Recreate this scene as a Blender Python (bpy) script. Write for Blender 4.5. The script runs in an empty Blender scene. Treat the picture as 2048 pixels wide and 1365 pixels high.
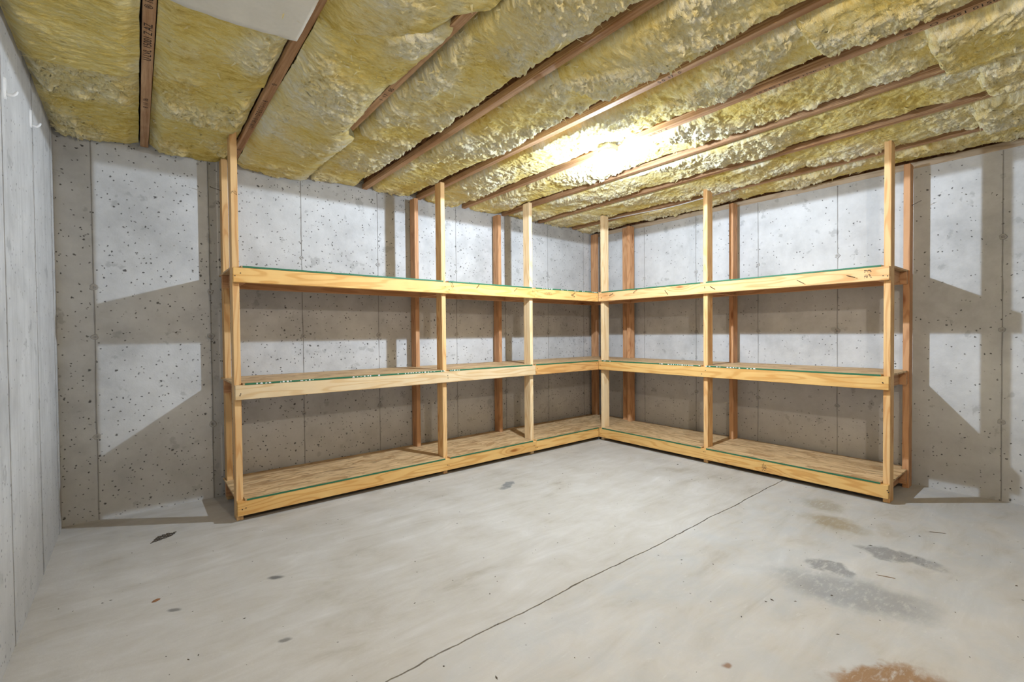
import bpy, bmesh, math, random
import numpy as np
from mathutils import Matrix, Vector

# ------------------------------------------------------------------ camera, world, exposure
S = bpy.context.scene
COL = S.collection
rng = random.Random(11)
cam_d = bpy.data.cameras.new('camera')
cam = bpy.data.objects.new('camera', cam_d); COL.objects.link(cam)
cam_d.sensor_fit = 'HORIZONTAL'; cam_d.sensor_width = 36.0
cam_d.lens = 927.1 / 2048 * 36.0
cam_d.clip_start = 0.05
PITCH, YAW, ROLL = 0.0170, 0.6798, -0.0088
fw = Vector((math.sin(YAW) * math.cos(PITCH), math.cos(YAW) * math.cos(PITCH), -math.sin(PITCH)))
rt = Vector((math.cos(YAW), -math.sin(YAW), 0)); up = rt.cross(fw)
r2 = rt * math.cos(ROLL) + up * math.sin(ROLL); u2 = -rt * math.sin(ROLL) + up * math.cos(ROLL)
M = Matrix((r2, u2, -fw)).transposed().to_4x4(); M.translation = (-3.7899, -3.2355, 1.1414)
cam.matrix_world = M
S.camera = cam
W0 = bpy.data.worlds.new('world'); S.world = W0; W0.use_nodes = True
W0.node_tree.nodes['Background'].inputs[0].default_value = (0.05, 0.05, 0.05, 1)
W0.node_tree.nodes['Background'].inputs[1].default_value = 0.2
S.view_settings.view_transform = 'Standard'; S.view_settings.look = 'None'
S.view_settings.gamma = 1.0; S.view_settings.use_curve_mapping = False
S.view_settings.exposure = 0.10
S.cycles.max_bounces = 4; S.cycles.diffuse_bounces = 3; S.cycles.glossy_bounces = 2
S.cycles.use_adaptive_sampling = True; S.cycles.adaptive_threshold = 0.04; S.cycles.adaptive_min_samples = 12
S.cycles.sample_clamp_indirect = 8.0
BULB_MAIN, BULB_NEAR = (146.0, 480.0), (14.0, 520.0)   # the two ceiling bulbs: beam watts, glow of the globe
COL_MAIN, COL_NEAR = (0.74, 0.86, 1.0), (1.0, 0.89, 0.77)

# ------------------------------------------------------------------ dimensions (metres)
XW, XB, YA, YR = -4.160, 0.638, 0.617, -8.6      # left wall, right wall, back wall, rear wall
ZJ = 2.37                                        # underside of the joists
JX = [-3.733, -3.245, -2.775, -2.27, -1.77, -1.275, -0.785, -0.27, 0.278]
FWID, FHT = 0.042, 0.038
LEV = [0.124, 0.8364, 1.5554]                    # tops of the rails at three levels
RH, RT = 0.089, 0.038

# ------------------------------------------------------------------ helpers
WM = {}
def place(o, parent, Wm):
    if parent is not None:
        o.parent = parent; o.matrix_parent_inverse = WM[parent.name].inverted()
    o.matrix_basis = Wm; WM[o.name] = Wm
def mk(name, verts, faces, mat, parent=None, Wm=None, smooth=False):
    """verts in world space"""
    Wm = Wm or Matrix.Identity(4)
    inv = Wm.inverted()
    me = bpy.data.meshes.new(name)
    me.from_pydata([inv @ Vector(v) for v in verts] if Wm != Matrix.Identity(4) else [tuple(v) for v in verts], [], faces)
    if smooth:
        me.polygons.foreach_set('use_smooth', [True] * len(me.polygons))
    me.update()
    o = bpy.data.objects.new(name, me); COL.objects.link(o)
    if mat: me.materials.append(mat)
    place(o, parent, Wm)
    return o
def share(name, me, parent, Wm):
    o = bpy.data.objects.new(name, me); COL.objects.link(o); place(o, parent, Wm); return o
def empty(name, loc):
    o = bpy.data.objects.new(name, None); COL.objects.link(o); o.empty_display_size = 0.05
    place(o, None, Matrix.Translation(loc)); return o
def tag(o, label=None, cat=None, group=None, kind=None):
    if label: o['label'] = label
    if cat: o['category'] = cat
    if group: o['group'] = group
    if kind: o['kind'] = kind
    return o
_bx = {}
def board_mesh(L, b, c, mat, bev=0.0025):
    key = (round(L, 4), round(b, 4), round(c, 4), mat.name)
    if key in _bx: return _bx[key]
    bm = bmesh.new(); bmesh.ops.create_cube(bm, size=1)
    bmesh.ops.scale(bm, vec=(L, b, c), verts=bm.verts)
    bmesh.ops.bevel(bm, geom=list(bm.edges), offset=bev, segments=1, affect='EDGES')
    me = bpy.data.meshes.new('board'); bm.to_mesh(me); bm.free(); me.materials.append(mat)
    _bx[key] = me; return me
RZ = Matrix.Rotation(math.pi / 2, 4, 'Z'); RY = Matrix.Rotation(-math.pi / 2, 4, 'Y')
def board(name, lo, hi, mat, parent=None, axis=None, bev=0.0025):
    """axis aligned board between two world corners; grain runs along its longest side (local X)"""
    lo, hi = Vector(lo), Vector(hi); d = hi - lo; c = (lo + hi) / 2
    if axis is None: axis = 'xyz'[max(range(3), key=lambda i: d[i])]
    if axis == 'x': me = board_mesh(d.x, d.y, d.z, mat, bev); Rm = Matrix.Identity(4)
    elif axis == 'y': me = board_mesh(d.y, d.x, d.z, mat, bev); Rm = RZ
    else: me = board_mesh(d.z, d.y, d.x, mat, bev); Rm = RY
    return share(name, me, parent, Matrix.Translation(c) @ Rm)
def tube_geo(pts, r, n=6, cap=True):
    pts = [Vector(p) for p in pts]; V = []; F = []
    ref = Vector((0.31, 0.2, 0.93))
    for i, p in enumerate(pts):
        t = (pts[min(i + 1, len(pts) - 1)] - pts[max(i - 1, 0)]).normalized()
        a = t.cross(ref); a = a.normalized() if a.length > 1e-4 else t.orthogonal().normalized()
        b = t.cross(a)
        rr = r[i] if isinstance(r, (list, tuple)) else r
        for k in range(n):
            th = 2 * math.pi * k / n
            V.append(p + a * rr * math.cos(th) + b * rr * math.sin(th))
    for i in range(len(pts) - 1):
        for k in range(n):
            F.append((i * n + k, i * n + (k + 1) % n, (i + 1) * n + (k + 1) % n, (i + 1) * n + k))
    if cap:
        F.append(tuple(range(n - 1, -1, -1))); F.append(tuple((len(pts) - 1) * n + k for k in range(n)))
    return V, F
def lathe_geo(prof, c, n=24):
    """prof: list of (radius, z) from top to bottom, around a vertical axis at c"""
    V = []; F = []
    for r, z in prof:
        for k in range(n):
            th = 2 * math.pi * k / n
            V.append((c[0] + r * math.cos(th), c[1] + r * math.sin(th), c[2] + z))
    for i in range(len(prof) - 1):
        for k in range(n):
            F.append((i * n + k, i * n + (k + 1) % n, (i + 1) * n + (k + 1) % n, (i + 1) * n + k))
    F.append(tuple(range(n))); F.append(tuple((len(prof) - 1) * n + k for k in range(n - 1, -1, -1)))
    return V, F

# vectorised gradient noise
_p = np.random.RandomState(7).permutation(256); _p = np.concatenate([_p, _p, _p])
_ang = np.random.RandomState(9).rand(256) * 2 * np.pi
_gx, _gy = np.cos(_ang), np.sin(_ang)
def pn(x, y):
    xi = np.floor(x).astype(int); yi = np.floor(y).astype(int); xf = x - xi; yf = y - yi
    u = xf ** 3 * (xf * (xf * 6 - 15) + 10); v = yf ** 3 * (yf * (yf * 6 - 15) + 10)
    def g(ix, iy, fx, fy):
        h = _p[_p[ix & 255] + (iy & 255)]; return _gx[h] * fx + _gy[h] * fy
    a = g(xi, yi, xf, yf); b = g(xi + 1, yi, xf - 1, yf)
    c = g(xi, yi + 1, xf, yf - 1); d = g(xi + 1, yi + 1, xf - 1, yf - 1)
    return (a + u * (b - a)) * (1 - v) + (c + u * (d - c)) * v
def fbm(x, y, o=4):
    s = 0; a = 1.0
    for i in range(o):
        s = s + a * pn(x * 2 ** i + 17.3 * i, y * 2 ** i - 9.1 * i); a *= 0.5
    return s
def sst(a, b, x):
    t = np.clip((x - a) / (b - a), 0, 1); return t * t * (3 - 2 * t)

# ------------------------------------------------------------------ material helpers
class NT:
    def __init__(s, name):
        s.m = bpy.data.materials.new(name); s.m.use_nodes = True; s.t = s.m.node_tree
        s.t.nodes.clear(); s.out = s.t.nodes.new('ShaderNodeOutputMaterial')
        s.b = s.t.nodes.new('ShaderNodeBsdfPrincipled'); s.t.links.new(s.b.outputs[0], s.out.inputs[0])
    def n(s, typ, ins=None, **kw):
        nd = s.t.nodes.new(typ)
        for k, v in kw.items(): setattr(nd, k, v)
        for k, v in (ins or {}).items(): s.set(nd.inputs[k], v)
        return nd
    def set(s, sock, v):
        if isinstance(v, bpy.types.NodeSocket): s.t.links.new(v, sock)
        elif isinstance(v, bpy.types.Node): s.t.links.new(v.outputs[0], sock)
        else:
            if hasattr(sock.default_value, '__len__') and not isinstance(v, (tuple, list)): v = (v,) * len(sock.default_value)
            if isinstance(v, (tuple, list)) and len(v) == 3 and len(sock.default_value) == 4: v = (*v, 1)
            sock.default_value = v
    def math(s, op, a, b=None, c=None, clamp=False):
        nd = s.n('ShaderNodeMath', operation=op, use_clamp=clamp); s.set(nd.inputs[0], a)
        if b is not None: s.set(nd.inputs[1], b)
        if c is not None: s.set(nd.inputs[2], c)
        return nd.outputs[0]
    def vm(s, op, a, b=None):
        nd = s.n('ShaderNodeVectorMath', operation=op); s.set(nd.inputs[0], a)
        if b is not None:
            s.set(nd.inputs[3 if op == 'SCALE' else 1], b)
        return nd.outputs[0]
    def noise(s, vec, scale, detail=3, rough=0.5, dist=0.0):
        return s.n('ShaderNodeTexNoise', {'Vector': vec, 'Scale': scale, 'Detail': detail, 'Roughness': rough, 'Distortion': dist})
    def vor(s, vec, scale, feature='F1', rand=1.0):
        nd = s.n('ShaderNodeTexVoronoi', {'Vector': vec, 'Scale': scale, 'Randomness': rand}, feature=feature); return nd
    def ramp(s, fac, stops, interp='LINEAR'):
        nd = s.n('ShaderNodeValToRGB'); s.set(nd.inputs[0], fac); cr = nd.color_ramp; cr.interpolation = interp
        while len(cr.elements) < len(stops): cr.elements.new(0.5)
        for e, (p, c) in zip(cr.elements, stops):
            e.position = p; e.color = (*c, 1) if len(c) == 3 else c
        return nd.outputs[0]
    def sm(s, v, a, b):
        nd = s.n('ShaderNodeMapRange', interpolation_type='SMOOTHSTEP'); s.set(nd.inputs[0], v)
        nd.inputs[1].default_value = a; nd.inputs[2].default_value = b; return nd.outputs[0]
    def mix(s, f, a, b, mode='MIX'):
        nd = s.n('ShaderNodeMix', data_type='RGBA', blend_type=mode)
        s.set(nd.inputs[0], f); s.set(nd.inputs[6], a); s.set(nd.inputs[7], b); return nd.outputs[2]
    def pos(s): return s.n('ShaderNodeNewGeometry').outputs['Position']
    def obj(s): return s.n('ShaderNodeTexCoord').outputs['Object']
    def rnd(s): return s.n('ShaderNodeObjectInfo').outputs['Random']
    def fin(s, col, rough=0.7, bump=None, bs=0.5, bd=0.01, spec=0.3, **kw):
        s.set(s.b.inputs['Base Color'], col); s.set(s.b.inputs['Roughness'], rough)
        s.b.inputs['Specular IOR Level'].default_value = spec
        if bump is not None:
            bn = s.n('ShaderNodeBump', {'Strength': bs, 'Distance': bd}); s.set(bn.inputs['Height'], bump)
            s.t.links.new(bn.outputs[0], s.b.inputs['Normal'])
        for k, v in kw.items(): s.set(s.b.inputs[k], v)
        return s.m
def flat(name, c, rough=0.6, **kw):
    k = NT(name); nz = k.noise(k.obj(), 60, 3)
    return k.fin(k.mix(k.math('MULTIPLY', nz.outputs[0], 0.25), c, tuple(x * 0.6 for x in c)), rough, **kw)

def concrete(name, base, pitty=1.0, streak=0.0, rough_low=True):
    k = NT(name); p = k.pos()
    big = k.noise(p, 1.3, 3, 0.6).outputs[0]; mid = k.noise(p, 7, 4, 0.65).outputs[0]; fine = k.noise(p, 80, 2, 0.6).outputs[0]
    f = k.math('ADD', k.math('MULTIPLY', big, 0.6), k.math('MULTIPLY', mid, 0.4))
    dark = tuple(x * 0.74 for x in base); lite = tuple(min(1, x * 1.2) for x in base)
    col = k.ramp(f, [(0.32, dark), (0.5, base), (0.68, lite)])
    if streak:
        st = k.noise(k.vm('MULTIPLY', p, (28, 28, 1.1)), 1, 4, 0.6).outputs[0]
        col = k.mix(k.math('MULTIPLY', k.sm(st, 0.45, 0.7), streak), col, tuple(x * 0.66 for x in base))
    wp = k.vm('ADD', p, k.vm('SCALE', k.noise(p, 26, 3, 0.7).outputs[1], 0.030))
    z = k.n('ShaderNodeSeparateXYZ', {0: p}).outputs[2]
    low = k.sm(z, 0.75, 0.1)
    # small bug holes
    v1 = k.vor(wp, 17); keep1 = k.sm(k.n('ShaderNodeSeparateColor', {0: v1.outputs['Color']}).outputs[0], 0.62, 0.66)
    h1 = k.math('MULTIPLY', k.sm(v1.outputs['Distance'], 0.17, 0.08), keep1)
    v2 = k.vor(k.vm('ADD', wp, (3.1, 1.7, 0.4)), 42); thr = k.math('SUBTRACT', 0.80, k.math('ADD', k.math('MULTIPLY', low, 0.22), k.math('MULTIPLY', k.sm(mid, 0.5, 0.7), 0.14)))
    c2 = k.n('ShaderNodeSeparateColor', {0: v2.outputs['Color']}).outputs[1]
    keep2 = k.math('GREATER_THAN', c2, thr)
    h2 = k.math('MULTIPLY', k.sm(v2.outputs['Distance'], 0.24, 0.12), keep2)
    holes = k.math('MULTIPLY', k.math('MAXIMUM', h1, h2), pitty, clamp=True)
    # larger scuffs and mottled patches
    sc = k.sm(k.noise(k.vm('ADD', wp, (9, 2, 5)), 9, 3, 0.6).outputs[0], 0.63, 0.69)
    col = k.mix(k.math('MULTIPLY', sc, 0.45), col, tuple(x * 0.52 for x in base))
    col = k.mix(k.math('MULTIPLY', low, 0.6 if streak else 0.35), col, (base[0] * 0.72, base[1] * 0.66, base[2] * 0.58))
    col = k.mix(k.math('MULTIPLY', holes, 0.88), col, (0.05, 0.046, 0.042))
    return k.fin(col, 0.85, k.math('ADD', k.math('MULTIPLY', fine, 0.14), k.math('MULTIPLY', mid, 0.5)), 0.5, 0.012, spec=0.25)

def wood(name, lite, dark, knotty=0.55):
    k = NT(name); o = k.obj(); r = k.rnd()
    off = k.n('ShaderNodeCombineXYZ', {0: k.math('MULTIPLY', r, 31.0), 1: k.math('MULTIPLY', r, 17.0), 2: k.math('MULTIPLY', r, 7.0)}).outputs[0]
    q = k.vm('ADD', o, off)
    # knots
    vk = k.vor(k.vm('MULTIPLY', q, (2.4, 8.5, 8.5)), 1.0); keep = k.math('GREATER_THAN', k.n('ShaderNodeSeparateColor', {0: vk.outputs['Color']}).outputs[0], knotty)
    kd = vk.outputs['Distance']; knot = k.math('MULTIPLY', k.sm(kd, 0.14, 0.05), keep); halo = k.math('MULTIPLY', k.sm(kd, 0.42, 0.06), keep)
    low = k.noise(k.vm('MULTIPLY', q, (0.9, 9, 9)), 1, 2, 0.5).outputs[0]
    rings = k.math('SINE', k.math('ADD', k.math('MULTIPLY', low, 62), k.math('MULTIPLY', halo, 9)))
    rg = k.sm(rings, -0.2, 1.0)
    fib = k.noise(k.vm('MULTIPLY', q, (3, 120, 120)), 1, 4, 0.6).outputs[0]
    blot = k.noise(q, 3.5, 3).outputs[0]
    f = k.math('ADD', k.math('MULTIPLY', rg, 0.42), k.math('MULTIPLY', fib, 0.42))
    midc = tuple((a + b) / 2 for a, b in zip(lite, dark))
    col = k.ramp(f, [(0.12, lite), (0.42, tuple(a * .6 + b * .4 for a, b in zip(lite, midc))), (0.82, dark)])
    col = k.mix(k.math('MULTIPLY', k.sm(blot, 0.45, 0.7), 0.3), col, dark)
    col = k.mix(k.math('MULTIPLY', halo, 0.4), col, (dark[0] * 0.8, dark[1] * 0.62, dark[2] * 0.45))
    col = k.mix(k.math('MULTIPLY', knot, 0.8), col, (dark[0] * 0.45, dark[1] * 0.3, dark[2] * 0.2))
    hs = k.n('ShaderNodeHueSaturation', {'Saturation': 1.0, 'Value': k.math('ADD', 0.92, k.math('MULTIPLY', r, 0.16)), 'Color': col})
    return k.fin(hs.outputs[0], 0.6, k.math('ADD', fib, k.math('MULTIPLY', rg, 0.3)), 0.22, 0.003, spec=0.3)

def lvl(name, lite, dark):
    k = NT(name); o = k.obj(); r = k.rnd()
    q = k.vm('ADD', o, k.n('ShaderNodeCombineXYZ', {0: k.math('MULTIPLY', r, 23.0), 1: r, 2: r}).outputs[0])
    ply = k.noise(k.vm('MULTIPLY', q, (0.6, 30, 210)), 1, 2, 0.5).outputs[0]
    fib = k.noise(k.vm('MULTIPLY', q, (6, 160, 160)), 1, 4, 0.65).outputs[0]
    bl = k.noise(q, 5, 4, 0.6).outputs[0]
    f = k.math('ADD', k.math('MULTIPLY', ply, 0.6), k.math('MULTIPLY', fib, 0.4))
    col = k.ramp(f, [(0.36, dark), (0.5, tuple((a + b) / 2 for a, b in zip(lite, dark))), (0.62, lite)])
    col = k.mix(k.math('MULTIPLY', k.sm(bl, 0.5, 0.72), 0.45), col, dark)
    return k.fin(col, 0.7, f, 0.35, 0.004, spec=0.2)

def osb(name, lite, dark, str_=(7, 38, 38)):
    k = NT(name); o = k.obj(); r = k.rnd()
    q = k.vm('ADD', o, k.n('ShaderNodeCombineXYZ', {0: k.math('MULTIPLY', r, 13.0), 1: k.math('MULTIPLY', r, 5.0), 2: 0.0}).outputs[0])
    wq = k.vm('ADD', q, k.vm('SCALE', k.vm('SUBTRACT', k.noise(q, 4, 2).outputs[1], (0.5, 0.5, 0.5)), 0.10))
    fl = []
    for i, (ang, sc) in enumerate(((0.12, 1.0), (-0.28, 1.25), (0.5, 0.9))):
        mp = k.n('ShaderNodeMapping', {'Vector': wq, 'Rotation': (0, 0, ang), 'Scale': tuple(a * sc for a in str_), 'Location': (i * 3.3, i, 0)})
        v = k.vor(mp.outputs[0], 1.0); fl.append((k.n('ShaderNodeSeparateColor', {0: v.outputs['Color']}).outputs[0], v.outputs['Distance']))
    fib = k.noise(k.vm('MULTIPLY', wq, (7, 110, 110)), 1, 4, 0.6).outputs[0]
    sel = k.math('GREATER_THAN', fl[1][0], 0.55)
    a = k.math('ADD', k.math('MULTIPLY', fl[0][0], k.math('SUBTRACT', 1.0, sel)), k.math('MULTIPLY', fl[2][0], sel))
    f = k.math('ADD', k.math('MULTIPLY', a, 0.6), k.math('MULTIPLY', fib, 0.4))
    col = k.ramp(f, [(0.15, dark), (0.32, tuple((x + y) / 2 for x, y in zip(lite, dark))), (0.6, lite), (0.85, tuple(min(1, x * 1.15) for x in lite))])
    edge = k.sm(fl[0][1], 0.62, 0.85)
    col = k.mix(k.math('MULTIPLY', edge, 0.5), col, tuple(x * 0.5 for x in dark))
    return k.fin(col, 0.6, f, 0.4, 0.004, spec=0.3)

def fluff(name):
    k = NT(name); p = k.pos(); r = k.rnd()
    p = k.vm('ADD', p, k.n('ShaderNodeCombineXYZ', {0: k.math('MULTIPLY', r, 9.0), 1: 0.0, 2: 0.0}).outputs[0])
    torn_lit = k.n('ShaderNodeAttribute', attribute_name='torn_lit').outputs['Fac']  # how ragged the fibre is, raised in bays the bulb whitens
    big = k.noise(p, 3.0, 4, 0.6).outputs[0]
    mp = k.n('ShaderNodeMapping', {'Vector': p, 'Rotation': (0, 0, 0.65), 'Scale': (1, 2.4, 1)}).outputs[0]
    mp = k.vm('ADD', mp, k.vm('SCALE', k.noise(mp, 20, 2).outputs[1], 0.06))
    mid = k.noise(mp, 15, 3, 0.65).outputs[0]; fib = k.noise(mp, 62, 4, 0.72).outputs[0]
    f = k.math('ADD', k.math('MULTIPLY', big, 0.35), k.math('ADD', k.math('MULTIPLY', mid, 0.40), k.math('MULTIPLY', fib, 0.25)))
    cut = k.ramp(f, [(0.36, (0.72, 0.52, 0.11)), (0.47, (0.92, 0.75, 0.25)), (0.56, (0.95, 0.83, 0.38)), (0.68, (0.97, 0.90, 0.58))])
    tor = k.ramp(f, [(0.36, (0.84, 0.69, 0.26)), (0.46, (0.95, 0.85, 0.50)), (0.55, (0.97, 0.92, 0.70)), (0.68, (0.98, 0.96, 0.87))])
    col = k.mix(torn_lit, cut, tor)
    h = k.math('ADD', k.math('MULTIPLY', mid, 0.5), k.math('MULTIPLY', fib, 0.8))
    return k.fin(col, 1.0, h, 1.0, 0.012, spec=0.0, **{'Diffuse Roughness': 1.0})

def floor_mat():
    k = NT('floor_concrete'); p = k.pos()
    big = k.noise(p, 0.9, 3, 0.6).outputs[0]; mid = k.noise(p, 5, 5, 0.65).outputs[0]; fine = k.noise(p, 70, 2, 0.6).outputs[0]
    sw = k.noise(k.n('ShaderNodeMapping', {'Vector': p, 'Rotation': (0, 0, 0.5), 'Scale': (1.0, 3.4, 1)}).outputs[0], 2.2, 5, 0.65, 0.8).outputs[0]
    f = k.math('ADD', k.math('MULTIPLY', big, 0.35), k.math('ADD', k.math('MULTIPLY', mid, 0.25), k.math('MULTIPLY', sw, 0.4)))
    col = k.ramp(f, [(0.34, (0.37, 0.33, 0.28)), (0.45, (0.47, 0.44, 0.40)), (0.55, (0.53, 0.505, 0.475)), (0.66, (0.62, 0.60, 0.58))])
    x = k.n('ShaderNodeSeparateXYZ', {0: p})
    # grey cement wash on the slab nearest the right wall
    side = k.math('MULTIPLY', k.sm(x.outputs[1], -1.70, -1.95), k.sm(mid, 0.35, 0.7))
    col = k.mix(k.math('MULTIPLY', side, 0.45), col, (0.37, 0.385, 0.40))
    wob = k.vm('SCALE', k.vm('SUBTRACT', k.noise(p, 9, 4, 0.6).outputs[1], (0.5, 0.5, 0.5)), 0.16)
    q = k.vm('ADD', p, wob)
    tex = k.noise(k.n('ShaderNodeMapping', {'Vector': p, 'Rotation': (0, 0, 0.5), 'Scale': (1.0, 3.0, 1)}).outputs[0], 14, 4, 0.7).outputs[0]
    brk = k.sm(tex, 0.22, 0.52)
    for (cx, cy, rx, ry, a, c, amt, soft) in [
            (-0.83, -2.65, 0.075, 0.15, -0.10, (0.19, 0.185, 0.18), 0.75, 0.25),
            (-1.40, -2.60, 0.14, 0.26, -0.35, (0.21, 0.215, 0.22), 0.65, 0.45),
            (-1.21, -2.47, 0.06, 0.09, 0.3, (0.19, 0.19, 0.19), 0.75, 0.25),
            (-1.93, -2.86, 0.085, 0.20, -0.9, (0.27, 0.155, 0.075), 0.95, 0.25),
            (-0.33, -2.16, 0.10, 0.11, 0.4, (0.30, 0.26, 0.19), 0.7, 0.5),
            (-0.60, -2.32, 0.09, 0.14, 0.2, (0.30, 0.24, 0.15), 0.8, 0.5),
            (-1.65, -0.515, 0.10, 0.03, -0.4, (0.19, 0.195, 0.20), 0.9, 0.3),
            (-3.30, -0.85, 0.03, 0.016, 0.6, (0.13, 0.125, 0.12), 0.9, 0.5),
            (-3.69, -0.86, 0.025, 0.013, 0.6, (0.20, 0.19, 0.175), 0.9, 0.4),
            (-3.38, -1.36, 0.022, 0.012, 0.3, (0.20, 0.19, 0.175), 0.9, 0.4),
            (-2.25, -2.47, 0.016, 0.012, 0.2, (0.24, 0.14, 0.085), 0.9, 0.5)]:
        mp = k.n('ShaderNodeMapping', {'Vector': k.vm('SUBTRACT', q if rx > 0.04 else k.vm('ADD', p, k.vm('SCALE', wob, 0.25)), (cx, cy, 0)), 'Rotation': (0, 0, a)}).outputs[0]
        d = k.n('ShaderNodeVectorMath', {0: k.vm('MULTIPLY', mp, (1 / rx, 1 / ry, 0))}, operation='LENGTH').outputs['Value']
        f2 = k.math('MULTIPLY', k.sm(d, 1.0 + soft, 1.0 - soft), amt)
        if rx > 0.05: f2 = k.math('MULTIPLY', f2, brk)
        col = k.mix(f2, col, c)
    # pale dried smears
    col = k.mix(k.math('MULTIPLY', k.sm(tex, 0.60, 0.74), 0.45), col, (0.58, 0.57, 0.55))
    v = k.vor(p, 13); keep = k.math('GREATER_THAN', k.n('ShaderNodeSeparateColor', {0: v.outputs['Color']}).outputs[0], 0.80)
    spk = k.math('MULTIPLY', k.sm(v.outputs['Distance'], 0.07, 0.03), keep)
    col = k.mix(k.math('MULTIPLY', spk, 0.6), col, (0.12, 0.10, 0.085))
    rough = k.ramp(mid, [(0.3, (0.62,) * 3), (0.7, (0.82,) * 3)])
    return k.fin(col, rough, fine, 0.3, 0.0015, spec=0.3)

def emit(name, c, st):
    """clear glowing globe: gives off its own light and lets the lamp inside shine through"""
    m = bpy.data.materials.new(name); m.use_nodes = True; t = m.node_tree; t.nodes.clear()
    o = t.nodes.new('ShaderNodeOutputMaterial'); e = t.nodes.new('ShaderNodeEmission'); tr = t.nodes.new('ShaderNodeBsdfTransparent'); ad = t.nodes.new('ShaderNodeAddShader')
    e.inputs[0].default_value = (*c, 1); e.inputs[1].default_value = st
    t.links.new(e.outputs[0], ad.inputs[0]); t.links.new(tr.outputs[0], ad.inputs[1]); t.links.new(ad.outputs[0], o.inputs[0]); return m

MT = {
    'wall': concrete('cast_concrete', (0.56, 0.56, 0.56)),
    'wall_l': concrete('cast_concrete_smooth', (0.55, 0.55, 0.55), 0.8, 0.35),
    'seam': concrete('seam_concrete', (0.33, 0.32, 0.31), 0.4),
    'tie': concrete('tie_concrete', (0.45, 0.44, 0.43), 0.4),
    'floor': floor_mat(),
    'pale': wood('pale_pine', (0.84, 0.65, 0.40), (0.67, 0.42, 0.19), 0.62),
    'honey': wood('honey_pine', (0.82, 0.52, 0.19), (0.62, 0.29, 0.07), 0.5),
    'plate': wood('grey_plate_wood', (0.56, 0.45, 0.33), (0.40, 0.29, 0.19), 0.7),
    'stud': wood('stud_pine', (0.81, 0.53, 0.25), (0.60, 0.28, 0.09), 0.6),
    'orange': wood('orange_fir', (0.70, 0.40, 0.15), (0.48, 0.22, 0.06), 0.6),
    'red_shaded': wood('red_shaded_pine', (0.62, 0.34, 0.17), (0.42, 0.19, 0.08), 0.6),  # rear timber and bearers: part of their shade is put into this colour
    'lvl': lvl('laminated_flange', (0.62, 0.40, 0.23), (0.32, 0.155, 0.065)),
    'web': osb('web_strand_board', (0.36, 0.17, 0.08), (0.12, 0.05, 0.025), (22, 30, 30)),
    'osb': osb('shelf_strand_board', (0.66, 0.46, 0.25), (0.40, 0.22, 0.09)),
    'green': flat('green_edge_paint', (0.035, 0.17, 0.085), 0.5),
    'white_ink': flat('white_stencil', (0.8, 0.82, 0.8), 0.6),
    'ink': flat('black_ink', (0.035, 0.025, 0.02), 0.7),
    'nail': flat('dark_steel', (0.06, 0.05, 0.045), 0.45, Metallic=0.7),
    'fluff': fluff('glass_wool'),
    'facing': flat('white_facing_paper', (0.78, 0.75, 0.66), 0.6),
    'plastic': flat('white_plastic', (0.86, 0.87, 0.88), 0.35),
    'box': flat('beige_box_plastic', (0.62, 0.57, 0.42), 0.5),
    'porcelain': flat('porcelain', (0.85, 0.85, 0.84), 0.25),
    'socket': flat('grey_socket', (0.5, 0.52, 0.54), 0.4),
    'dirt': flat('dark_dirt', (0.10, 0.08, 0.06), 0.9),
    'rust': flat('rusty_mesh', (0.09, 0.075, 0.06), 0.7),
}

# ------------------------------------------------------------------ room shell
def slab(name, lo, hi, mat, kind=True):
    V = [(x, y, z) for x in (lo[0], hi[0]) for y in (lo[1], hi[1]) for z in (lo[2], hi[2])]
    F = [(0, 1, 3, 2), (4, 6, 7, 5), (0, 4, 5, 1), (2, 3, 7, 6), (0, 2, 6, 4), (1, 5, 7, 3)]
    o = mk(name, V, F, mat)
    if kind: o['kind'] = 'structure'
    return o
ZT = 2.66
wallA = slab('wall_back', (XW - 0.2, YA, -0.1), (XB + 0.2, YA + 0.2, ZT), MT['wall'])
wallB = slab('wall_right', (XB, YR, -0.1), (XB + 0.2, YA, 2.315), MT['wall'])
wallL = slab('wall_left', (XW - 0.2, YR, -0.1), (XW, YA, ZT), MT['wall_l'])
wallR = slab('wall_rear', (XW - 0.2, YR - 0.2, -0.1), (XB + 0.2, YR, ZT), MT['wall'])
ceil = slab('ceiling', (XW - 0.2, YR - 0.2, ZT), (XB + 0.2, YA + 0.2, ZT + 0.02), MT['web'])

# floor: two poured slabs that meet at a wandering crack
floor = empty('floor', (-1.8, -2.4, 0)); floor['kind'] = 'structure'
cx_ = np.linspace(XW, XB, 240)
cy_ = -1.80 + 0.014 * fbm(cx_ * 2.1, cx_ * 0 + 3.3, 5) + 0.006 * pn(cx_ * 23, cx_ * 0 + 8)
gap_ = 0.0026 + 0.0022 * np.abs(pn(cx_ * 9, cx_ * 0 + 1.2)) * 2
def half(sign):
    top = [(x, y + sign * g, 0.0) for x, y, g in zip(cx_, cy_, gap_)]
    yo = YA if sign > 0 else YR
    n = len(top); V = top + [(XB, yo, 0), (XW, yo, 0)]
    V2 = [(v[0], v[1], -0.08) for v in V]; m = len(V)
    ring = list(range(m))
    F = [tuple(ring if sign > 0 else ring[::-1])]
    for i in range(m):
        j = (i + 1) % m
        F.append((i, j, j + m, i + m) if sign < 0 else (j, i, i + m, j + m))
    return V + V2, F
for sg in (1, -1):
    V, F = half(sg); mk('floor_slab', V, F, MT['floor'], floor)
mk('crack_bed', [(XW, -1.95, -0.045), (XB, -1.95, -0.045), (XB, -1.65, -0.045), (XW, -1.65, -0.045)], [(0, 1, 2, 3)], MT['dirt'], floor)

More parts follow.
